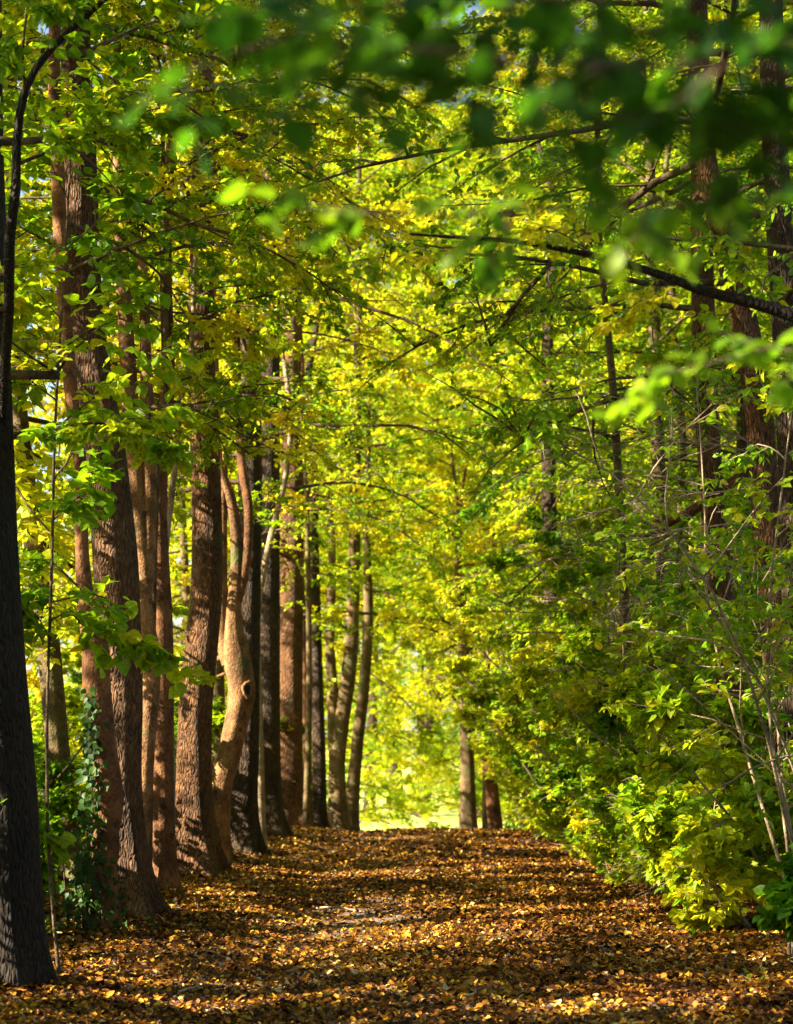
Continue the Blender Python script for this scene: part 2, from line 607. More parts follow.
def build_tree(rng, name, label, cat, base, ctrl_w, mat, H=13, extra=(), nb=14, h0=4.5, Lmax=3.4, n1=8, n2=6, nl=9, size=.075,
               tint=.45, tsp=.10, q=1, group=None, sides=28, flare=.5, lumps=0, rough=.05, twigmat=None, ratio=.72, elev=(.15, .75),
               az=None, bend=-.55, tips=True, clear=True, K2=3, boughs=None, btint=None, part='trunk', topr=.035, tw=True, dens=1.7):
    """ctrl_w: world control rows (x,y,z,r) of the main trunk; extra: list of (rows, material, partname)"""
    base = np.array(base, float)
    if boughs is None:
        nb, n1, n2, nl = int(nb * dens), int(n1 * 1.25), int(n2 * 1.34), int(nl * 1.25)
    t = thing(name, label, cat, base, group)
    c = [(r[0] - base[0], r[1] - base[1], r[2] - base[2], r[3]) for r in ctrl_w]
    if c[-1][2] < H - .5:
        x, y, z, r = c[-1]
        k = 3
        for i in range(1, k + 1):
            f = i / k
            c.append((x + rng.normal(0, .12) * f + (c[-1][0] - c[0][0]) * .05, y + rng.normal(0, .12) * f, z + (H - z) * f, r * (1 - f) + topr * f))
    me, cc = trunk_mesh(part, rng, c, mat, sides, .12 if sides > 20 else .3, flare, rough, lumps)
    add(part, me, t)
    for rows, m, pn in extra:
        rr = [(r[0] - base[0], r[1] - base[1], r[2] - base[2], r[3]) for r in rows]
        me2, _ = trunk_mesh(pn, rng, rr, m or mat, max(14, sides // 2), .12, 0, rough, max(0, lumps // 2))
        add(pn, me2, t)
    twigmat = twigmat or M_TWIG
    if boughs is None:
        hs = np.linspace(h0, H - .4, nb) + rng.uniform(-.3, .3, nb)
        hs = np.clip(hs, .3, H - .1)
        idx = np.argmin(np.abs(cc[:, 2][None] - hs[:, None]), 1)
        S = cc[idx, :3]
        rt = cc[idx, 3]
        fr = (hs - h0) / max(H - h0, .1)
        if az is None:
            A = np.arange(nb) * 2.39996 + rng.uniform(0, 6) + rng.normal(0, .3, nb)
        else:
            A = np.array([az(rng, k, nb) for k in range(nb)])
        e = elev[0] + (elev[1] - elev[0]) * fr + rng.normal(0, .12, nb)
        D = np.stack([np.cos(A) * np.cos(e), np.sin(A) * np.cos(e), np.sin(e)], 1)
        L = Lmax * (1 - .35 * fr ** 2) * rng.uniform(.75, 1.15, nb)
        R0 = np.minimum(rt * .45, .007 + .008 * L)
        B = grow_from(rng, S, D, L, 8, .11, (0, 0, bend))
        if clear:
            B = clip_poly(B, base, .1)
    else:
        B, L, R0 = boughs
        B = B - base
        nb = len(B)
    C1, L1, p1 = kids(rng, B, L, n1, .18, 1, .85, .42, 5, .13, (0, 0, -.3))
    k1 = np.ones(len(C1), bool)
    if clear:
        k1 = ~in_tunnel(C1[:, 2] + base, .25)
    C1, L1, p1 = C1[k1], L1[k1], p1[k1]
    C2, L2, p2 = kids(rng, C1, L1, n2, .12, 1, .8, .48, K2, .12, (0, 0, -.2), lmin=.12)
    r2 = p1[p2]
    if clear:
        k2 = ~in_tunnel(C2[:, 1] + base, 0)
        C2, L2, p2, r2 = C2[k2], L2[k2], p2[k2], r2[k2]
    Rb1 = np.maximum(R0[p1] * .35, .004)
    for k in range(nb):
        parts = [tubes(B[k:k + 1], R0[k:k + 1], R0[k:k + 1] * .15 + .002, 7)]
        m1 = p1 == k
        if m1.any():
            parts.append(tubes(C1[m1], Rb1[m1], Rb1[m1] * .3, 4))
        m2 = r2 == k
        if m2.any() and tw:
            n = m2.sum()
            parts.append(tubes(C2[m2], np.full(n, .0028), np.full(n, .0012), 3))
        V, Q = merge(parts)
        add('bough', mesh_np('bough', V, quads=Q, mat=twigmat, smooth=True), t)
    pos, d, n, sz, tw2 = leaves_on(rng, C2, nl, size)
    bt = rng.normal(0, tsp, nb) if btint is None else np.array(btint) - tint
    st = rng.normal(0, tsp * .6, len(C1) + 1)
    # twig parent spray tint
    sp = st[np.minimum(p2, len(C1))]
    ti = tint + bt[r2[tw2]] + sp[tw2] + rng.normal(0, tsp * .55, len(pos))
    yel = rng.random(len(pos)) < (.09 if btint is None else .0)
    ti[yel] += .25
    if clear:
        k = ~in_tunnel(pos + base, .12)
        pos, d, n, sz, ti = pos[k], d[k], n[k], sz[k], ti[k]
    me = leaves_mesh('crown', pos, d, n, sz, np.full(len(pos), ratio) * rng.uniform(.85, 1.15, len(pos)), ti, M_LEAF, q)
    add('crown', me, t)
    return t


def rows_px(pts, d, top=None):
    """pixel control rows (px,py,rpx[,dd]) -> world rows at depth d"""
    out = []
    for r in pts:
        dd = d + (r[3] if len(r) > 3 else 0)
        p = P(r[0], r[1], dd)
        out.append((p[0], p[1], p[2], r[2] * dd / F))
    return out


def px_tree(seed, name, label, d, pts, mat, extra=(), **kw):
    """pts run from the ground up, in pixels"""
    rng = np.random.default_rng(seed)
    rows = rows_px(pts, d)
    g = float(ground_z(rows[0][0], d))
    rows[0] = (rows[0][0], rows[0][1], g - .06, rows[0][3])
    base = (rows[0][0], d, g)
    ex = [(rows_px(e[0], d), e[1], e[2]) for e in extra]
    return build_tree(rng, name, label, 'tree', base, rows, mat, extra=ex, **kw)


# ================================================================ THE GROUND
def sheet(name, xs, ys, dz, mat, kind='structure'):
    X, Y = np.meshgrid(xs, ys)
    Z = ground_z(X, Y) + dz
    V = np.stack([X, Y, Z], -1).reshape(-1, 3)
    nx, ny = len(xs), len(ys)
    i = np.arange(ny - 1)[:, None] * nx
    j = np.arange(nx - 1)[None]
    Q = np.stack([i + j, i + j + 1, i + nx + j + 1, i + nx + j], -1).reshape(-1, 4)
    o = add(name, mesh_np(name, V, quads=Q, mat=mat, smooth=True))
    o['kind'] = kind
    return o


gx = np.concatenate([-np.geomspace(900, 9, 22), np.arange(-8.5, 8.6, .25), np.geomspace(9, 900, 22)])
gy = np.concatenate([[-400, -150, -60, -25, -10], np.arange(-4, 76, .4), np.geomspace(78, 1500, 26)])
sheet('ground', gx, gy, 0, M_SOIL)
sheet('path', np.arange(-2.3, 2.06, .12), np.arange(-3.8, 60, .25), .005, M_TRACK)
sheet('meadow', np.concatenate([-np.geomspace(900, 9, 22), np.arange(-8, 8.1, 1), np.geomspace(9, 900, 22)]),
      np.concatenate([np.arange(62, 84, 1), np.geomspace(86, 1480, 26)]), .012, M_FIELD)

# ---- low green weeds on the verges
rg = np.random.default_rng(66)
n = 1500
wx = np.where(rg.random(n) < .6, rg.uniform(-4.5, -2.75, n), rg.uniform(2.3, 4.6, n))
wy = rg.uniform(13, 45, n)
kp = (np.sin(wx * 3 + wy) + np.sin(wy * 1.7)) > .2
wx, wy = wx[kp], wy[kp]
n = len(wx)
k = 7
an = rg.uniform(0, 2 * PI, (n, k))
el = rg.uniform(.1, 1.1, (n, k))
dw = np.stack([np.cos(an) * np.cos(el), np.sin(an) * np.cos(el), np.sin(el)], -1).reshape(-1, 3)
pw = np.stack([wx, wy, ground_z(wx, wy) + .01], 1).repeat(k, 0) + dw * rg.uniform(.01, .09, (n * k, 1))
nw = nrm(UP + rg.normal(0, .5, (n * k, 3)))
wd_ = leaves_mesh('ground_cover', pw, dw, nw, rg.uniform(.03, .07, n * k), rg.uniform(.4, .8, n * k), rg.normal(.35, .12, n * k), M_LEAF, 1)
o = add('ground_cover', wd_)
o['kind'] = 'stuff'
o['label'] = 'low green weeds scattered along both verges of the path'
o['category'] = 'weeds'

# ---- the fallen leaves
rng = np.random.default_rng(5)


def litter(n, x0, x1, y0, y1, size, q, seed):
    r = np.random.default_rng(seed)
    x = r.uniform(x0, x1, n)
    y = r.uniform(y0, y1, n)
    # drifts and thinner, trodden patches
    f = (np.sin(x * 1.7 + 1.3 * np.sin(y * .45)) + np.sin(y * .8 + 2.2 * np.sin(x * .9)) + np.sin(x * 4.1 - y * 1.9)) / 3
    bare = np.exp(-((x + .55) / .8) ** 2) * (.5 + .5 * np.sin(y * .7 + 1.0))
    bare = bare + 1.1 * np.exp(-((x + .55) / .9) ** 2 - ((y - 21.8) / 2.2) ** 2)
    keep = r.random(n) < np.clip(.95 + .35 * f - .5 * bare, .15, 1)
    x, y = x[keep], y[keep]
    n = len(x)
    z = ground_z(x, y) + .008 + np.abs(r.normal(0, .014, n))
    nn = nrm(np.stack([r.normal(0, .6, n), r.normal(0, .6, n), np.ones(n)], 1))
    a = r.uniform(0, 2 * PI, n)
    d = np.stack([np.cos(a), np.sin(a), r.normal(0, .22, n)], 1)
    d = nrm(d - nn * (d * nn).sum(1, keepdims=True))
    sz = size * np.clip(np.exp(r.normal(-.12, .32, n)), .3, 1.6)
    pt = .09 * np.sin(x * 1.9 + y * .5 + 1.5 * np.sin(y * .9)) + .06 * np.sin(y * 1.7 + x * 3.1)
    ti = np.clip(r.normal(.44, .29, n) + pt, 0, .98)
    return np.stack([x, y, z], 1), d, nn, sz, ti


A1 = litter(260000, -4.4, 3.6, 10.5, 30, .041, 1, 1)
A2 = litter(110000, -4.6, 4.2, 30, 56, .056, 1, 2)
A3 = litter(16000, -7, 7, -3, 10.5, .075, 1, 3)
A4 = litter(30000, -10, -4.4, 10, 56, .09, 1, 4)
A5 = litter(24000, 3.6, 9, 10, 56, .09, 1, 7)
AA = [np.concatenate([a[i] for a in (A1, A2, A3, A4, A5)]) for i in range(5)]
me = leaves_mesh('fallen_leaves', AA[0], AA[1], AA[2], AA[3], rng.uniform(.6, 1.0, len(AA[0])), AA[4], M_FALLEN, 1)
o = add('fallen_leaves', me)
o['kind'] = 'stuff'
o['label'] = 'orange and brown fallen leaves covering the woodland path'
o['category'] = 'leaves'

# ---- a few fallen sticks
for k, (xa, ya, xb, yb, d1, d2, r, lab) in enumerate([
        (655, 944, 684, 950, 17.6, 17.2, .010, 'pale bare stick lying on the litter near the right edge of the path'),
        (730, 945, 716, 975, 17.3, 15.6, .009, 'thin dark stick lying in the litter under the right shrubs'),
        (318, 905, 372, 912, 22.0, 21.0, .010, 'grey stick lying across the middle of the path'),
        (180, 985, 235, 975, 14.6, 15.2, .009, 'crooked stick lying on the litter at the near left of the path'),
        (470, 1002, 500, 985, 13.9, 14.6, .007, 'short twig lying in the litter at the near middle of the path')]):
    rk = np.random.default_rng(70 + k)
    a, b = P(xa, ya, d1), P(xb, yb, d2)
    f = np.linspace(0, 1, 9)[:, None]
    q = a * (1 - f) + b * f
    q[:, :2] += rk.normal(0, .012, (9, 2))
    q[:, 2] = ground_z(q[:, 0], q[:, 1]) + .035 + .015 * np.sin(f[:, 0] * 5)
    C, LC, _ = kids(rk, q[None], np.array([np.linalg.norm(b - a)]), 4, .3, .95, .6, .4, 4, .15, (0, 0, 0), flat=.2)
    C[..., 2] = ground_z(C[..., 0], C[..., 1]) + .03
    C[:, 0] = C[:, 0] * [1, 1, 0] + [0, 0, 1] * (ground_z(C[:, 0, 0], C[:, 0, 1]) + .035)[:, None]
    V, Q = merge([tubes(q[None], np.array([r]), np.array([r * .5]), 7), tubes(C, np.full(len(C), r * .45), np.full(len(C), r * .2), 5)])
    o = add('fallen_stick', mesh_np('fallen_stick', V, quads=Q, mat=M_HAZEL if k != 1 else M_TWIG, smooth=True))
    o['label'] = lab
    o['category'] = 'stick'

# ================================================================ THE LEFT ROW
LG = 'trees in the row along the left of the path'
Q1 = dict(group=LG)

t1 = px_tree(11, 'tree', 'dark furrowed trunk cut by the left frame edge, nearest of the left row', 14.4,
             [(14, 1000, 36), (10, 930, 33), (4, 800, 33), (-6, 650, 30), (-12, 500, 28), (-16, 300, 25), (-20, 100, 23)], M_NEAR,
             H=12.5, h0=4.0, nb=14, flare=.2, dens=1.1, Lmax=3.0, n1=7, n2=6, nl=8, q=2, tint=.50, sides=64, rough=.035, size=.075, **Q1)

t2 = px_tree(12, 'tree', 'large furrowed oak standing behind the leaning smooth stem with ivy', 20.3,
             [(128, 920, 23), (125, 860, 20), (122, 790, 18), (122, 700, 20), (119, 620, 22), (115, 550, 23), (106, 450, 20), (93, 370, 18), (84, 300, 17.5), (79, 160, 17), (76, 40, 15)],
             M_OAKT, H=16.0, h0=7.0, nb=15, Lmax=3.6, n1=7, n2=6, nl=9, tint=.56, q=1, sides=72, flare=.85, **Q1)

t3 = px_tree(13, 'tree', 'smooth brown bent stem in front of the large oak, swollen and knotty low down', 19.3,
             [(103, 930, 15), (104, 850, 13), (109, 800, 15), (103, 750, 14), (97, 690, 14), (95, 640, 13), (86, 600, 9), (82, 545, 6.5), (81, 470, 6.5), (72, 400, 7), (64, 300, 7), (58, 180, 7), (54, 60, 6)],
             M_BROWN, H=10.5, h0=5.0, nb=9, dens=1.0, Lmax=2.6, n1=6, n2=6, nl=8, tint=.44, q=1, sides=40, lumps=14, flare=.4, **Q1)

t4 = px_tree(14, 'tree', 'pale slender forked tree between the two furrowed oaks of the left row', 22.3,
             [(143, 893, 9), (142, 850, 6.5), (144, 800, 8), (147, 740, 8.5), (151, 690, 9), (151, 650, 9), (145, 612, 7.5), (148, 560, 7), (150, 500, 7), (148, 430, 7), (145, 333, 5.5), (144, 280, 5), (130, 197, 4.5), (117, 83, 4)],
             M_PALE, H=11.0, extra=[([(146, 590, 8), (141, 540, 9), (136, 490, 9.5), (131, 415, 9), (126, 330, 8), (120, 220, 7), (118, 90, 5)], M_PALE, 'fork')],
             h0=5.2, nb=10, Lmax=2.8, n1=7, n2=6, nl=8, tint=.62, q=1, sides=36, lumps=16, flare=.25, rough=.04, **Q1)

t5 = px_tree(15, 'tree', 'smooth olive stem just right of the pale forked tree', 23.2,
             [(166, 888, 13), (165, 840, 11), (163, 780, 10.5), (163, 700, 10.5), (162, 620, 10), (159, 500, 8), (168, 380, 7), (166, 250, 6), (174, 90, 5)],
             M_BROWN, H=10.5, h0=5.0, nb=9, Lmax=2.6, n1=7, n2=6, nl=8, tint=.6, q=1, sides=32, lumps=12, **Q1)

t6 = px_tree(16, 'tree', 'straight orange-brown furrowed oak lit from the left, third big trunk of the row', 26.5,
             [(197, 862, 21), (196, 830, 18), (194, 780, 16.5), (196, 700, 16), (202, 640, 16), (207, 570, 15.5), (206, 480, 15), (202, 400, 14), (201, 300, 13), (203, 200, 12), (204, 90, 11)],
             M_OAK, H=17, h0=6.6, nb=16, Lmax=3.8, n1=8, n2=6, nl=9, tint=.62, q=1, sides=72, flare=.8, **Q1)

t7 = px_tree(17, 'tree', 'crooked pale tree with a dark knot hole where its stems fork', 28.5,
             [(218, 848, 12), (219, 795, 12), (228, 760, 12), (237, 720, 12.5), (242, 690, 14), (236, 655, 14), (233, 620, 9), (236, 575, 6.5), (236, 539, 6), (231, 501, 5.5), (219, 464, 5), (214, 400, 4.5), (212, 260, 4)],
             M_PALE, H=10.5, extra=[([(240, 660, 9), (228, 630, 7), (240, 590, 5.5), (247, 550, 5.5), (248, 505, 5), (242, 467, 4.5), (238, 400, 4), (236, 280, 3)], M_BROWN, 'fork'),
                                    ([(229, 664, 8), (223, 640, 7.5), (221, 610, 7), (222, 560, 5), (224, 450, 4)], M_PALE, 'fork'),
                                    ([(240, 662, 3.2), (226, 657, 2.6), (214, 659, 2.0)], M_BROWN, 'broken_branch'),
                                    ([(238, 676, 2.6), (224, 674, 1.8), (214, 679, 1.2)], M_BROWN, 'broken_branch')],
             h0=5.6, nb=9, Lmax=2.7, n1=7, n2=6, nl=8, tint=.72, q=1, sides=44, lumps=9, flare=.12, rough=.06, **Q1)

more_left = [
    (29, 25.0, [(66, 900, 15), (58, 760, 12), (48, 640, 11.5), (42, 600, 11.5), (33, 540, 10), (25, 470, 9.5), (16, 380, 8.5), (10, 260, 8)], M_GREY, 'mottled mossy trunk leaning left just right of the nearest dark trunk'),
    # seed, d, pts, mat, label
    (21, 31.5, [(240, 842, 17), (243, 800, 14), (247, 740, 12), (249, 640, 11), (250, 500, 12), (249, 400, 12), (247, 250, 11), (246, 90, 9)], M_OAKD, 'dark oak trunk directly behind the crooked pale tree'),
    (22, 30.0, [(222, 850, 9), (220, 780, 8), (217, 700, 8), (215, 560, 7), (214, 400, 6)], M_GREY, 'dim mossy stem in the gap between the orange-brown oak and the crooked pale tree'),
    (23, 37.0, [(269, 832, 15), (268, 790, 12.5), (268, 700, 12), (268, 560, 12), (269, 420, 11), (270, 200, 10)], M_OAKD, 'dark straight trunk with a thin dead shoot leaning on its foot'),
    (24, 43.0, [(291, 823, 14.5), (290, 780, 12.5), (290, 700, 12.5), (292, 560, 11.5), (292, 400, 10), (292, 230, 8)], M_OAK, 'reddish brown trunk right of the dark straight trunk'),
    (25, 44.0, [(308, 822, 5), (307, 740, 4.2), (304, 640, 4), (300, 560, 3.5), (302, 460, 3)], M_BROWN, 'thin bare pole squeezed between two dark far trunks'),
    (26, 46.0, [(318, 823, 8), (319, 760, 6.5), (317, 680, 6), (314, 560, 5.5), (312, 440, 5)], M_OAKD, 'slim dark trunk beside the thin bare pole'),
    (27, 50.0, [(339, 827, 10), (337, 770, 8), (342, 720, 8), (350, 660, 7.5), (354, 560, 6)], M_GREY, 'mossy double trunk leaning right at the end of the left row'),
    (28, 53.0, [(351, 829, 8), (352, 800, 7), (358, 740, 6), (364, 690, 5.5), (368, 620, 5)], M_GREY, 'last slim trunk of the left row, against the bright opening'),
]
for sd_, d, pts, m, lab in more_left:
    thin = pts[0][2] < 9.5
    ex = []
    if sd_ == 27:
        ex = [([(338, 800, 7), (334, 750, 6), (333, 700, 6), (330, 640, 5), (332, 560, 4), (328, 460, 3)], M_GREY, 'fork')]
    px_tree(sd_, 'tree', lab, d, pts, m, extra=ex, H=12 if thin else 19, h0=(4.6 if thin else 5.2) - (.8 if d > 45 else 0), nb=9 if thin else 16,
            Lmax=2.6 if thin else 4.0, n1=7, n2=6, nl=8, tint=.58, q=1, sides=28, size=.082, tw=d < 40, flare=.75, dens=1.7 if d < 28 else 1.25, **Q1)

# knot hole of the crooked tree: a lip and a near-black disc painting its inner shade, children of the trunk
trunk7 = [c for c in t7.children if c.name.startswith('trunk')][0]
kc = np.array(P(249, 690, 28.5)) - np.array([t7.location[0], 28.5, t7.location[2]])
m_hol, nt_, out_ = newmat('hollow_shade')
pb = nt_.nodes.new('ShaderNodeBsdfPrincipled')
pb.inputs['Base Color'].default_value = (.012, .008, .005, 1)
pb.inputs['Roughness'].default_value = .9
nt_.links.new(pb.outputs[0], out_.inputs[0])


def knot(parent, c, r, dirv, mat):
    dirv = nrm(np.array(dirv, float))
    u = nrm(np.cross(dirv, [0, 0, 1.]))
    v = np.cross(u, dirv)
    n, m = 20, 8
    V, Q = [], []
    for i in range(n):
        a = 2 * PI * i / n
        e = u * math.cos(a) * .75 + v * math.sin(a) * 1.25
        for j in range(m):
            b = 2 * PI * j / m
            V.append(c + e * r * (1 + .12 * math.sin(3 * a + 1) + .07 * math.sin(7 * a)) * (1 + .32 * math.cos(b)) + dirv * r * .34 * math.sin(b))
            Q.append((i * m + j, ((i + 1) % n) * m + j, ((i + 1) % n) * m + (j + 1) % m, i * m + (j + 1) % m))
    k = add('knot', mesh_np('knot', np.array(V), quads=np.array(Q), mat=mat, smooth=True), parent)
    V = [c + dirv * r * .12] + [c + dirv * r * .16 + (u * math.cos(2 * PI * i / n) * .75 + v * math.sin(2 * PI * i / n) * 1.25) * r * .8 for i in range(n)]
    f = [(0, 1 + i, 1 + (i + 1) % n) for i in range(n)]
    add('hollow', mesh_np('hollow', np.array(V), quads=np.array(f), mat=m_hol), k)


knot(trunk7, kc + np.array([-.01, -.17, 0]), .075, (.55, -1, .05), M_PALE)
kc2 = np.array(P(217, 793, 28.5)) - np.array([t7.location[0], 28.5, t7.location[2]])
knot(trunk7, kc2 + np.array([0, -.150, 0]), .045, (-.1, -1, .1), M_PALE)


# thin bare shoots and saplings of the left side
def sapling(seed, label, d, pts, mat, name='sapling', cat='sapling', **kw):
    rng = np.random.default_rng(seed)
    rows = rows_px(pts, d)
    g = float(ground_z(rows[0][0], rows[0][1]))
    rows[0] = (rows[0][0], rows[0][1], g - .03, rows[0][3])
    base = (rows[0][0], rows[0][1], g)
    a = dict(H=rows[-1][2] + .3, h0=3.0, nb=6, Lmax=1.5, n1=6, n2=5, nl=7, tint=.45, q=1, sides=14, flare=.2, part='stem', size=.075, topr=.008)
    a.update(kw)
    return build_tree(rng, name, label, cat, base, rows, mat, **a)


sapling(41, 'thin dark whip standing right of the pale forked tree', 23.0, [(148, 888, 4), (151, 700, 3.6), (157, 460, 3.2), (163, 414, 3), (166, 340, 2.8), (163, 212, 2.4), (163, 80, 2)], M_TWIG, h0=5.0, tint=.5)
sapling(42, 'thin grey curving sapling leaning against the orange-brown oak', 24.5, [(172, 880, 4.2), (170, 700, 3.8), (165, 577, 3.5), (167, 532, 3.4), (176, 456, 3.2), (180, 403, 3), (191, 350, 2.6), (196, 240, 2)], M_HAZEL, h0=4.9, tint=.6)
sapling(43, 'bent pinkish sapling curving up before the dark straight trunk', 34.5, [(262, 836, 4.5), (259, 720, 4), (257, 640, 3.6), (259, 596, 3.4), (272, 532, 3.2), (286, 475, 3), (291, 418, 2.8), (284, 360, 2.2)], M_HAZEL, h0=6.0, tint=.62, Lmax=1.8)
sapling(44, 'slim pale sapling rising against the bright foliage beyond the reddish trunk', 42.0, [(306, 826, 3.5), (309, 700, 3.0), (308, 560, 2.6), (306, 480, 2.2), (300, 400, 1.8)], M_GREY, h0=5.2, tint=.5)
sapling(45, 'dark forked sapling arching over in the upper left corner', 12.6, [(20, 985, 7, 2.4), (14, 860, 6.5, 2.4), (4, 600, 6, 2.4), (4, 400, 5.5, 1.6), (9, 310, 5.5, .6), (10, 240, 5.5, .2), (16, 190, 5), (17, 140, 4.6), (26, 88, 4.2), (52, 48, 3.6), (106, -2, 3), (150, -50, 2)], M_NEAR,
        extra=(), h0=3.6, nb=10, dens=1.0, Lmax=1.5, n1=7, n2=5, nl=8, q=2, size=.088, tint=.48, clear=False)

# ---- explicit leafy sprays: boughs from points in the picture
def spray_boughs(rng, lines, d, K=8):
    B, L, R0 = [], [], []
    for ln in lines:
        pts = np.array([P(p[0], p[1], p[2] if len(p) > 2 else d) for p in ln['p']])
        # resample to K points
        s = np.concatenate([[0], np.cumsum(np.linalg.norm(np.diff(pts, axis=0), axis=1))])
        u = np.linspace(0, s[-1], K)
        q = np.stack([np.interp(u, s, pts[:, i]) for i in range(3)], 1)
        q[1:-1] += rng.normal(0, .012 * s[-1] / 2, (K - 2, 3))
        B.append(q)
        L.append(ln.get('L', s[-1]))
        R0.append(ln['r'])
    return np.array(B), np.array(L), np.array(R0)


# young lime in front of the large oak: broad sharp leaves over the left trunks
rng = np.random.default_rng(50)
b = P(60, 985, 15.2)
bz = float(ground_z(b[0], b[1]))
stem = [(b[0], b[1], bz - .03, .014)] + [(*P(px, py, 15.2), r) for px, py, r in [(49, 860, .012), (47, 720, .011), (52, 560, .011), (55, 430, .010), (66, 240, .008), (74, 100, .005)]]
lines = [dict(p=[(50, 560), (80, 590), (110, 600), (140, 640), (172, 660)], r=.008, L=1.0),
         dict(p=[(51, 620), (70, 610), (95, 640), (130, 645)], r=.007, L=.8),
         dict(p=[(51, 640), (40, 620), (25, 600)], r=.006, L=.8),
         dict(p=[(53, 480), (80, 440), (120, 420), (160, 410)], r=.008, L=1.1),
         dict(p=[(55, 430), (90, 400), (140, 360), (170, 345)], r=.008, L=1.1),
         dict(p=[(56, 400), (30, 380), (5, 370)], r=.007, L=.8),
         dict(p=[(60, 350), (90, 330), (130, 290)], r=.007, L=1.0),
         dict(p=[(62, 320), (35, 290), (5, 270)], r=.006, L=.9),
         dict(p=[(66, 250), (100, 220), (140, 170)], r=.006, L=.9),
         dict(p=[(68, 200), (45, 150), (20, 120)], r=.006, L=.8),
         dict(p=[(70, 160), (90, 110), (130, 70)], r=.006, L=.8),
         dict(p=[(53, 520), (75, 500), (100, 480)], r=.006, L=.7),
         dict(p=[(52, 780), (42, 800), (30, 825), (50, 838)], r=.005, L=.5)]
build_tree(rng, 'sapling', 'young lime sapling whose broad green leaves hang over the left trunks', 'sapling', (b[0], b[1], bz), stem, M_TWIG,
           H=stem[-1][2], boughs=spray_boughs(rng, lines, 15.2), n1=8, n2=3, nl=5, size=.105, tint=.44, tsp=.07, q=2, sides=12, flare=.1, part='stem', ratio=.85, clear=False)

# ================================================================ THE RIGHT SIDE
RG = 'trees standing in the thicket right of the path'
right = [
    (61, 24.0, [(738, 900, 17), (733, 760, 15), (730, 690, 13.5), (722, 600, 13.5), (714, 520, 12.5), (708, 430, 12), (704, 340, 12), (702, 220, 11), (700, 80, 10)], M_OAK, 'furrowed trunk with a cream sunlit left edge, inside the right thicket'),
    (62, 21.0, [(790, 930, 16), (780, 700, 14.5), (770, 580, 14), (763, 470, 14), (757, 400, 14), (744, 320, 13.5), (732, 270, 13), (716, 205, 12), (700, 100, 11)], M_OAK, 'big trunk leaning left near the right frame edge'),
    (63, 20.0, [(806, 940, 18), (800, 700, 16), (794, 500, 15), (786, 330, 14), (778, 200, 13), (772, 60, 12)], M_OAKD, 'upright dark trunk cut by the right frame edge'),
    (64, 31.0, [(668, 880, 9), (666, 700, 8), (664, 577, 7.5), (660, 500, 7), (656, 380, 6.5), (652, 240, 6)], M_GREY, 'mossy slender trunk far inside the right thicket'),
    (65, 34.0, [(690, 880, 8), (688, 700, 6), (683, 540, 5.5), (681, 420, 4.6), (670, 260, 3.5)], M_GREY, 'slim dark pole behind the furrowed trunk of the right thicket'),
    (66, 50.0, [(468, 829, 9), (467, 760, 7), (466, 700, 7), (463, 640, 5), (458, 580, 3.5)], M_GREY, 'dark upright trunk at the right of the bright opening'),
    (67, 51.5, [(497, 828, 7.5), (490, 775, 6.5), (483, 745, 6.5), (477, 718, 6), (468, 660, 5.5), (462, 600, 5)], M_BROWN, 'brown trunk leaning left beside the dark upright trunk of the opening'),
    (68, 54.0, [(487, 829, 5), (487, 770, 4.5), (490, 700, 4.5), (492, 620, 4)], M_GREY, 'thin mossy trunk behind the leaning brown one at the opening'),
    (69, 40.0, [(560, 850, 9), (556, 700, 8), (550, 560, 7.5), (548, 400, 7)], M_OAKD, 'trunk mostly hidden by leaves midway along the right side'),
    (70, 28.0, [(632, 880, 8), (628, 700, 6), (622, 560, 5), (614, 400, 4), (600, 240, 3)], M_GREY, 'slender trunk wrapped in low leaves, right side'),
]
for sd_, d, pts, m, lab in right:
    thin = pts[0][2] < 9.6
    far = d > 45
    kw = dict(H=(9 if far else 13) if thin or sd_ == 66 else 18, h0=3.2 if far else (4.2 if thin else 5), nb=11 if thin else 16, Lmax=2.6 if thin else 4.2, n1=8, n2=6, nl=8,
              tint=.47 if not far else .6, size=.075, sides=60 if sd_ in (61, 62, 63) else 24, tw=d < 35, dens=1.25 if d < 33 else 1.7)
    ex = []
    if sd_ == 61:
        # the long dead bough, and bare sweeping limbs reaching left over the path
        ex = [([(758, 462, 4.5), (735, 480, 5), (700, 505, 5), (667, 524, 4)], M_BROWN, 'dead_branch')]
    px_tree(sd_, 'tree', lab, d, pts, m, extra=ex, group=RG, **kw)

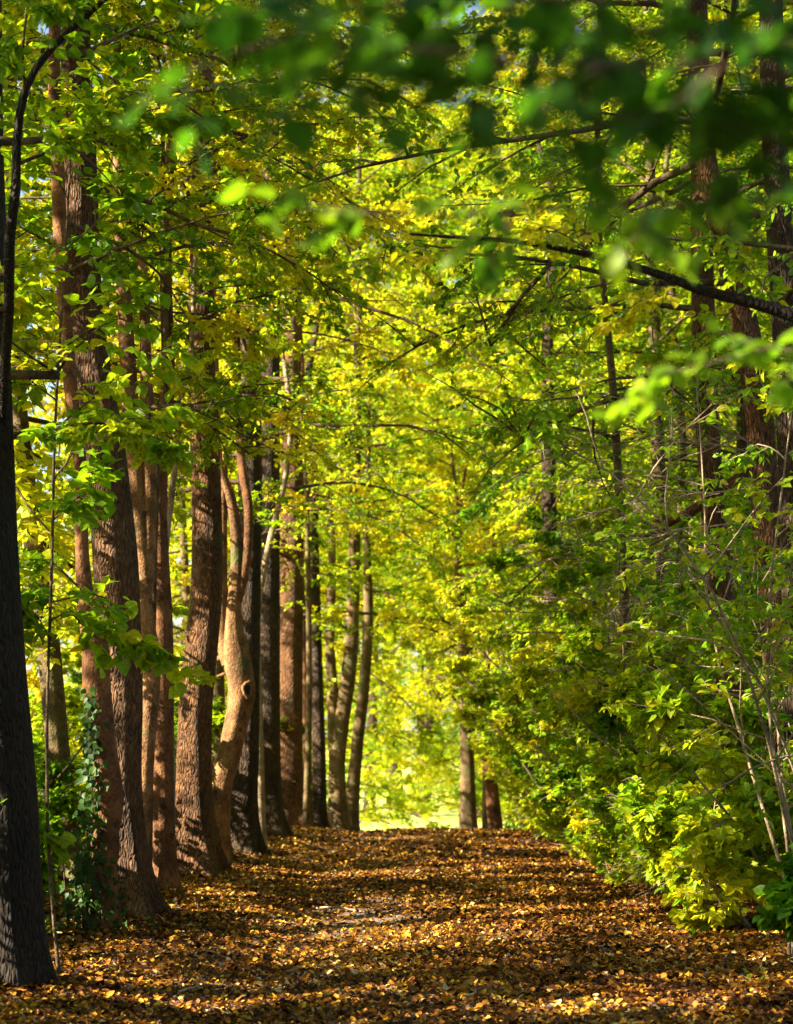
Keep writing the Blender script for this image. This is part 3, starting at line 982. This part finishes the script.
# the big bare branch sweeping down-left across the upper right: belongs to a tree out of the frame on the right
rng = np.random.default_rng(80)
d0 = 12.5
bx = P(880, 940, d0)
bz = float(ground_z(bx[0], d0))
stem = [(bx[0], d0, bz - .05, .2), (bx[0] + .02, d0, 2.5, .17), (bx[0] - .03, d0, 4.5, .15), (bx[0], d0, 7, .12), (bx[0], d0, 9, .08)]
limb = rows_px([(872, 345, 9), (820, 325, 7.5), (780, 311, 6.5), (739, 299, 6), (700, 290, 5), (675, 280, 4.6), (630, 265, 4), (599, 257, 3.4), (550, 247, 2.8), (504, 240, 2.3), (450, 237, 1.8), (410, 234, 1.2)], d0 - .6)
limb2 = rows_px([(880, 262, 4), (800, 250, 3), (740, 243, 2.4), (690, 240, 2), (650, 236, 1.6), (606, 227, 1)], d0 + .3)
lines = [dict(p=[(675, 280, 11.9), (640, 300, 11.9), (615, 322, 12)], r=.004, L=.5),
         dict(p=[(739, 299, 11.9), (720, 325, 12.0), (690, 345, 12), (660, 352, 12)], r=.004, L=.5),
         dict(p=[(599, 257, 11.9), (560, 232, 11.9), (520, 218, 12)], r=.004, L=.5),
         dict(p=[(504, 240, 11.9), (460, 245, 11.9), (400, 255, 11.8), (350, 262, 11.6)], r=.003, L=.4),
         dict(p=[(780, 311, 11.9), (750, 270, 12.0), (715, 235, 12)], r=.005, L=.6)]
build_tree(rng, 'tree', 'tree right of the frame whose long dark bare branch sweeps left across the upper right', 'tree', (bx[0], d0, bz), stem, M_OAKD,
           H=9.2, extra=[(limb, M_NEAR, 'limb'), (limb2, M_TWIG, 'limb')], boughs=spray_boughs(rng, lines, d0), n1=7, n2=4, nl=6, size=.062, tint=.55, tsp=.09, q=2,
           sides=32, clear=False, group=RG)


# bare, pale, drooping branches that cross the right thicket, children of their trees
def bare(tree, seed, starts, d, reach, n):
    r = np.random.default_rng(seed)
    for k in range(n):
        sx, sy = starts[0] + r.uniform(-3, 3), r.uniform(*starts[1])
        a = P(sx, sy, d)
        L = reach * r.uniform(.6, 1.1)
        B = grow_from(r, a[None], np.array([[-1., r.uniform(-.5, .3), r.uniform(-.05, .35)]]), np.array([L]), 12, .12, (0, 0, -.45), tipup=.3)
        B = B - np.array(tree.location)
        C, LC, _ = kids(r, B, np.array([L]), 12, .1, 1, .7, .36, 6, .16, (0, 0, -.2), flat=.6)
        D, LD, _ = kids(r, C, LC, 4, .2, 1, .7, .45, 4, .16, (0, 0, 0), flat=.6)
        V, Q = merge([tubes(B, np.array([.011]), np.array([.004]), 6), tubes(C, np.full(len(C), .0055), np.full(len(C), .0025), 4), tubes(D, np.full(len(D), .0035), np.full(len(D), .002), 3)])
        add('bare_branch', mesh_np('bare_branch', V, quads=Q, mat=M_HAZEL, smooth=True), tree)


rtree = {o['label']: o for o in bpy.data.objects if o.get('label')}
bare(rtree['furrowed trunk with a cream sunlit left edge, inside the right thicket'], 1, (716, (380, 720)), 24.0, 2.4, 12)
bare(rtree['big trunk leaning left near the right frame edge'], 2, (762, (330, 720)), 21.0, 1.9, 10)
bare(rtree['mossy slender trunk far inside the right thicket'], 3, (664, (420, 640)), 30.5, 2.2, 6)

# ---------------------------------------------------------------- shrubs
def make_shrub(seed, label, base, nstem, hgt, lean, mat, tint, n1=9, n2=6, nl=8, size=.075, q=1, spread=.5, group=None, clear=True, low=.12, tw=True, nbs=5, ratio=.75, name='shrub', tsp=.09, rs=1.0):
    rng = np.random.default_rng(seed)
    nbs, n1, n2, nl = int(nbs * 1.6), int(n1 * 1.2), int(n2 * 1.2), int(nl * 1.15)
    base = np.array(base, float)
    t = thing(name, label, 'shrub', base, group)
    A = rng.uniform(0, 2 * PI, nstem)
    S = np.stack([np.cos(A) * rng.uniform(.05, .3, nstem), np.sin(A) * rng.uniform(.05, .3, nstem), np.full(nstem, -.05)], 1)
    D = np.stack([np.cos(A) * spread, np.sin(A) * spread, np.ones(nstem)], 1) + np.array([lean[0], lean[1], 0])
    L = hgt * rng.uniform(.6, 1.1, nstem)
    st = grow_from(rng, S, D, L, 9, .09, (lean[0] * .9, lean[1] * .9, -.35))
    st = clip_poly(st, base, .1) if clear else st
    R0 = (.010 + .0038 * L) * rs
    for k in range(nstem):
        V, Q = tubes(st[k:k + 1], R0[k:k + 1], R0[k:k + 1] * .3, 8)
        add('stem', mesh_np('stem', V, quads=Q, mat=mat, smooth=True), t)
    B, LB, pb_ = kids(rng, st, L, nbs, low, 1, 1.0, .42, 6, .12, (lean[0] * .5, lean[1] * .5, -.35), flat=1.0)
    B = clip_poly(B, base, .1) if clear else B
    C1, L1, p1 = kids(rng, B, LB, n1, .15, 1, .85, .45, 4, .13, (0, 0, -.25))
    if clear:
        k = ~in_tunnel(C1[:, 2] + base, .3)
        C1, L1, p1 = C1[k], L1[k], p1[k]
    k = C1[:, 2, 2] > .05
    C1, L1, p1 = C1[k], L1[k], p1[k]
    C2, L2, p2 = kids(rng, C1, L1, n2, .1, 1, .8, .5, 3, .12, (0, 0, -.2), lmin=.1)
    rb = p1[p2]
    parts = [tubes(B, np.full(len(B), .008), np.full(len(B), .003), 5), tubes(C1, np.full(len(C1), .004), np.full(len(C1), .002), 3)]
    if tw:
        parts.append(tubes(C2, np.full(len(C2), .0025), np.full(len(C2), .0012), 3))
    V, Q = merge(parts)
    add('branchwork', mesh_np('branchwork', V, quads=Q, mat=M_TWIG if mat is not M_HAZEL else M_HAZEL, smooth=True), t)
    pos, d, n, sz, t2_ = leaves_on(rng, C2, nl, size)
    bt = rng.normal(0, tsp, len(B))
    ti = tint + bt[rb[t2_]] + rng.normal(0, tsp * .55, len(pos))
    yel = rng.random(len(pos)) < .06
    ti[yel] += .27
    k = pos[:, 2] > .16 + .12 * np.sin(pos[:, 0] * 3.1 + base[1]) + .08 * np.sin(pos[:, 1] * 4.3)
    if clear:
        k &= ~in_tunnel(pos + base, .1)
    pos, d, n, sz, ti = pos[k], d[k], n[k], sz[k], ti[k]
    add('foliage', leaves_mesh('foliage', pos, d, n, sz, ratio * rng.uniform(.85, 1.15, len(pos)), ti, M_LEAF, q), t)
    return t


SG = 'leafy shrubs walling the right of the path'


def gz(x, y):
    return (x, y, float(ground_z(x, y)))


make_shrub(101, 'hazel clump of pale grey stems at the right frame edge', gz(3.0, 16.8), 10, 4.6, (-.035, -.02), M_HAZEL, .45, n1=4, n2=3, nl=5, q=2, size=.08, spread=.10, group=SG, low=.35, rs=.6)
make_shrub(102, 'yellow-green hazel leaning over the right path edge, its lowest sprays above the litter', gz(3.0, 19.2), 9, 3.1, (-.28, -.05), M_HAZEL, .53, n1=9, n2=5, nl=7, q=2, size=.09, spread=.5, group=SG, low=.08)
make_shrub(103, 'dark green low shrub in the lower right corner', gz(3.0, 14.4), 6, 1.0, (-.1, -.1), M_TWIG, .22, n1=6, n2=4, nl=6, q=2, size=.10, spread=.7, group=SG, ratio=.85)
rs = [(3.3, 22.5, 3.3, .50), (2.9, 25.5, 4.2, .50), (3.4, 28.5, 5.2, .54), (2.7, 31.5, 4.6, .52), (3.1, 35, 5.2, .55), (3.0, 38.5, 4.8, .56), (3.4, 42, 5.0, .56),
      (3.9, 46.5, 4.6, .5), (4.8, 50, 5.0, .52), (4.6, 20.5, 2.0, .45), (4.9, 24, 2.6, .42), (4.8, 30.5, 5.4, .46)]
rl = ['green-yellow shrub behind the leaning yellow-green hazel', 'bushy shrub at the path edge behind the nearest hazels', 'tall shrub with layered green sprays, mid right side',
      'shrub with bright green sprays reaching left over the path', 'dense green shrub in the middle of the right wall of leaves', 'shrub leaning left just before the path crest',
      'shrub standing on the path crest at the right', 'light green shrub right of the leaning brown trunk', 'farthest shrub of the right wall, at the bright opening',
      'deep thicket shrub behind the pale hazel stems', 'shrub around the foot of the furrowed right trunk', 'shaded shrub deep in the middle of the right thicket']
for i, (x, y, h, ti) in enumerate(rs):
    make_shrub(110 + i, rl[i], gz(x, y), 8, h, (-.22, 0), M_HAZEL, ti, n1=8, n2=5, nl=9, q=1, size=.074, group=SG, tw=y < 30, low=.06)

# left undergrowth behind the row
UG = 'shrubs behind the left row'
us = [(-4.3, 20.5, 2.6, .33), (-5.3, 25, 3.2, .40), (-4.9, 30, 3.4, .50), (-6.6, 22.0, 3.0, .38), (-6.6, 34, 3.8, .48), (-4.6, 38, 3.2, .5), (-3.9, 44, 3.0, .5), (-6.9, 28, 3.2, .44), (-3.6, 51, 3.6, .5), (-3.9, 17.6, 1.8, .27), (-4.7, 13.2, 5.0, .3)]
ul = ['ivy-dark shrub glimpsed between the nearest trunk and the big oak', 'green shrub behind the pale forked tree', 'yellow-green shrub behind the orange-brown oak', 'leafy shrub deep left between near trunks',
      'bright shrub deep in the left wood', 'green shrub right behind the dark straight trunk', 'low bright shrub behind the far left trunks', 'pale green shrub in the left wood, mid distance',
      'bright shrub at the end of the left row', 'low green shrub at the foot of the nearest dark trunk', 'tall dark shrub left of the nearest dark trunk']  # last shrub is unseen, added to shade the nearest trunk
for i, (x, y, h, ti) in enumerate(us):
    make_shrub(140 + i, ul[i], gz(x, y), 8, h, (.02, 0), M_TWIG, ti, n1=8, n2=5, nl=7, q=1, size=.08, group=UG, tw=False, spread=.7, low=.03)

# ---------------------------------------------------------------- ivy on the foot of the two left stems
rng = np.random.default_rng(200)
ivb = gz(P(92, 925, 19.4)[0], 19.2)
n = 850
zz = rng.random(n) ** 1.5 * 2.1
path_x = np.interp(zz, [0, .5, 1, 1.6, 2.2], [P(px, 830, 19.2)[0] for px in (90, 90, 93, 92, 88)]) - ivb[0]
wd = np.interp(zz, [0, .4, 1, 2.1], [.26, .12, .06, .035])
pos = np.stack([path_x + rng.normal(0, 1, n) * wd, rng.normal(.02, .14, n) - .05, zz], 1)
dd = nrm(np.stack([rng.normal(0, .6, n), rng.normal(-.2, .4, n), rng.normal(-.7, .4, n)], 1))
nn = nrm(np.stack([rng.normal(-.3, .6, n), rng.normal(-1, .3, n), rng.normal(.3, .3, n)], 1))
iv = thing('ivy', 'dark glossy ivy climbing the foot of the bent brown stem', 'ivy', ivb)
add('foliage', leaves_mesh('foliage', pos, dd, nn, rng.uniform(.04, .075, n), np.full(n, .9), rng.normal(.45, .25, n), M_IVY, 2), iv)
vs = grow_from(rng, np.stack([rng.normal(0, .1, 7), rng.normal(0, .05, 7), np.zeros(7) - .02], 1), np.tile([[-.12, 0, 1.]], (7, 1)), rng.uniform(.5, 1.1, 7), 12, .06, (0, 0, 0))
V, Q = tubes(vs, np.full(7, .012), np.full(7, .004), 6)
add('vine', mesh_np('vine', V, quads=Q, mat=M_TWIG, smooth=True), iv)

# ================================================================ THE NEAR LIME (blurred)
rng = np.random.default_rng(300)
nx_, ny_ = 1.55, 3.6
stem = [(nx_, ny_, -.05, .11), (nx_ + .02, ny_, 1.2, .095), (nx_ - .02, ny_, 2.4, .08), (nx_ + .02, ny_, 3.6, .06), (nx_, ny_, 4.8, .04), (nx_, ny_, 5.8, .02)]


def q3(px, py, d):
    return (px, py, d)


def wpt(x, y, z):
    """world point -> the (px,py,d) rows used by spray_boughs"""
    v = CM.inverted() @ Vector((x, y, z))
    return (396.5 + F * v.x / -v.z, 512 - F * v.y / -v.z, y)


lines = [
    dict(p=[wpt(nx_, ny_, 2.25), (1000, 90, 3.3), (793, 74, 3.0), (600, 70, 2.9), (450, 62, 2.9), (340, 40, 2.9)], r=.008, L=.62),
    dict(p=[wpt(nx_, ny_, 2.55), (1000, 20, 3.4), (793, 10, 3.2), (650, 5, 3.1), (500, -5, 3.0), (300, -20, 3.0)], r=.008, L=.6),
    dict(p=[wpt(nx_, ny_, 2.05), (1000, 150, 3.5), (793, 128, 3.3), (700, 122, 3.2), (600, 118, 3.1), (500, 108, 3.0)], r=.005, L=.5),
    dict(p=[wpt(nx_, ny_, 2.1), (1000, 205, 4.1), (793, 196, 4.2), (640, 200, 4.2), (450, 208, 4.2), (315, 214, 4.2)], r=.005, L=.36),
    dict(p=[wpt(nx_, ny_, 2.4), (1000, 380, 4.6), (860, 345, 4.8), (793, 345, 4.9), (740, 360, 4.9), (690, 368, 4.9), (655, 378, 4.9)], r=.003, L=.34),
    dict(p=[wpt(nx_, ny_, 2.9), (900, -60, 3.6), (700, -50, 3.4), (420, -20, 3.3), (250, 40, 3.3), (190, 70, 3.3)], r=.006, L=.5),
    dict(p=[wpt(nx_, ny_, 2.7), (950, -10, 3.3), (793, 40, 3.2), (720, 45, 3.2), (640, 40, 3.2), (560, 30, 3.1)], r=.006, L=.55),
]
build_tree(rng, 'tree', 'young tree beside the camera, its dark blurred leaves hanging across the top right', 'tree', (nx_, ny_, 0), stem, M_TWIG,
           H=5.9, boughs=spray_boughs(rng, lines, 3), btint=[.12, .10, .14, .40, .36, .16, .08], n1=13, n2=3, nl=5, size=.058, tint=.16, tsp=.09, q=2, sides=16, clear=False,
           flare=.2, ratio=.85)

# ================================================================ THE WOOD BEHIND: prototypes and copies
hide = 0


def proto_tree(seed, label, H, h0, nb, Lmax, tint, mat, size=.10, n1=8, n2=6, nl=8, rb=.14, clear=False, elev=(.1, .8)):
    rng = np.random.default_rng(seed)
    rows = [(0, 0, -.05, rb), (rng.normal(0, .1), rng.normal(0, .1), H * .2, rb * .85), (rng.normal(0, .2), rng.normal(0, .2), H * .5, rb * .65),
            (rng.normal(0, .3), rng.normal(0, .3), H * .8, rb * .35), (rng.normal(0, .3), rng.normal(0, .3), H, .03)]
    return build_tree(rng, 'tree', label, 'tree', (0, 0, 0), rows, mat, H=H, h0=h0, nb=nb, Lmax=Lmax, n1=n1, n2=n2, nl=nl, size=size, tint=tint, tsp=.08, q=0,
                      sides=16, clear=False, tw=False, elev=elev)


LB = 'trees in the wood behind the left row'
RB = 'trees deep in the wood on the right'
FB = 'trees beyond the far end of the path'
pa = proto_tree(401, 'slender tree with yellowing leaves in the wood behind the left row', 17, 2.6, 30, 3.6, .66, M_GREY, size=.12)
pb2 = proto_tree(402, 'green-crowned tree deep in the wood on the right', 18, 1.6, 34, 4.0, .49, M_OAKD, size=.12)
pc = proto_tree(403, 'bright leafy tree beyond the end of the path', 15, .8, 25, 4.2, .60, M_GREY, size=.14)
pd = proto_tree(404, 'green slender tree in the wood behind the left row', 15, 2.8, 26, 3.4, .52, M_PALE, rb=.1, size=.12)
pe = proto_tree(405, 'tall tree arching over the far part of the path', 19, 6.2, 30, 5.2, .56, M_OAKD, size=.13, rb=.16, elev=(.0, .7))
rr = np.random.default_rng(9)


NTH = 'second third fourth fifth sixth seventh eighth ninth tenth eleventh twelfth thirteenth fourteenth fifteenth sixteenth seventeenth eighteenth nineteenth'.split()


def nth(k, n):
    return 'leftmost' if k == 0 else 'rightmost' if k == n - 1 else NTH[k - 1] + ' from the left'


def place(proto, spots, label, group, many=None):
    """copies of a prototype; many: the plural phrase used to tell the copies apart from left to right"""
    order = sorted(range(len(spots)), key=lambda i: spots[i][0] / max(spots[i][1], .1))
    for i, s in enumerate(spots):
        x, y, sc_ = s
        loc = (x, y, float(ground_z(x, y)))
        rz = rr.uniform(0, 2 * PI)
        lab = label if many is None else nth(order.index(i), len(spots)) + ' of the ' + many
        if i == 0 and proto not in used:
            proto.location = loc
            proto.rotation_euler = (0, 0, rz)
            proto.scale = (sc_,) * 3
            proto['label'] = lab
            proto['group'] = group
            used.append(proto)
        else:
            dup(proto, loc, rz, sc_, lab, group)


used = []
place(pa, [(-7.6, 31, 1.0), (-8.9, 44, .7), (-6.8, 56, 1.2), (-4.6, 60, .9), (-5.0, 50, .9), (-11, 50, .55), (-12.5, 60, .6), (-10.5, 42, .6), (-14, 72, .7), (-9, 64, .5)],
      'slender tree with yellowing leaves in the wood behind the left row', LB, 'yellowing trees behind the left row')
place(pd, [(-5.4, 23.5, .95), (-9.6, 38.5, .75), (-8.6, 35.5, .6)],
      'green slender tree in the wood behind the left row', LB, 'slender green trees behind the left row')
place(pb2, [(7.2, 24, .95), (6.8, 29, 1.0), (5.2, 33.5, 1.0), (7.4, 38, 1.15), (5.4, 41.5, 1.05), (6.0, 48, 1.0), (8.4, 50, 1.3), (7.9, 57, 1.2), (10.0, 62, 1.4), (6.2, 62, 1.1), (8.2, 72, 1.4), (13, 80, 1.6), (6.4, 55, 1.0), (9.0, 35, 1.1), (9.0, 43, 1.2), (6.6, 67, 1.0)],
      'green-crowned tree deep in the wood on the right', RB, 'green trees deep in the right wood')
place(pc, [(-3.4, 66, 1.0), (3.6, 69, 1.0), (-2.0, 82, .85), (2.4, 84, .9), (7.0, 96, 1.4), (.6, 104, 1.3), (14, 106, 1.8), (20, 112, 1.9), (4.6, 112, 1.6), (-5, 116, 1.7)],
      'bright leafy tree beyond the end of the path', FB, 'bright trees beyond the end of the path')
place(pe, [(-3.9, 57, 1.0), (3.9, 58.5, 1.0), (-4.4, 72, 1.5), (4.4, 76, 1.5), (5.8, 47, 1.1), (-5.5, 100, 1.9), (.6, 105, 2.0), (5.6, 99, 1.9), (11, 108, 2.0), (-1.8, 97, 1.6), (3.0, 98, 1.6), (-.6, 113, 2.2)],
      'tall tree arching over the far part of the path', 'tall trees arching over the far part of the path', 'tall trees arching over the far path')
place(pe, [(-8.8, 9.0, 1.2), (-9.0, 14.5, 1.25), (-9.5, 20.0, 1.25)],
      'tall tree', 'unseen tall trees added for shade on the left', 'unseen high-crowned trees added for shade beyond the left frame edge')  # unseen high crowns added to shade the upper right foliage
# unseen trees added round the viewpoint to cast shade into the view
place(pb2, [(-6.4, 6.5, .95), (-6.2, 1.4, 1.0), (-5.6, -2.2, .9), (6.0, 9, 1.0), (6.5, 2, 1.0)], 'unseen leafy tree added for shade beside the near end of the path', 'unseen trees added for shade round the near end of the path', 'unseen leafy trees added for shade round the viewpoint')
dup(pb2, gz(-6.2, 10.3), 1.0, .42, 'small unseen leafy tree added for shade left of the near end of the path', 'unseen trees added for shade round the near end of the path')
dup(pb2, gz(-5.6, 6.8), 2.0, .36, 'smallest unseen leafy tree added for shade left of the near end of the path', 'unseen trees added for shade round the near end of the path')
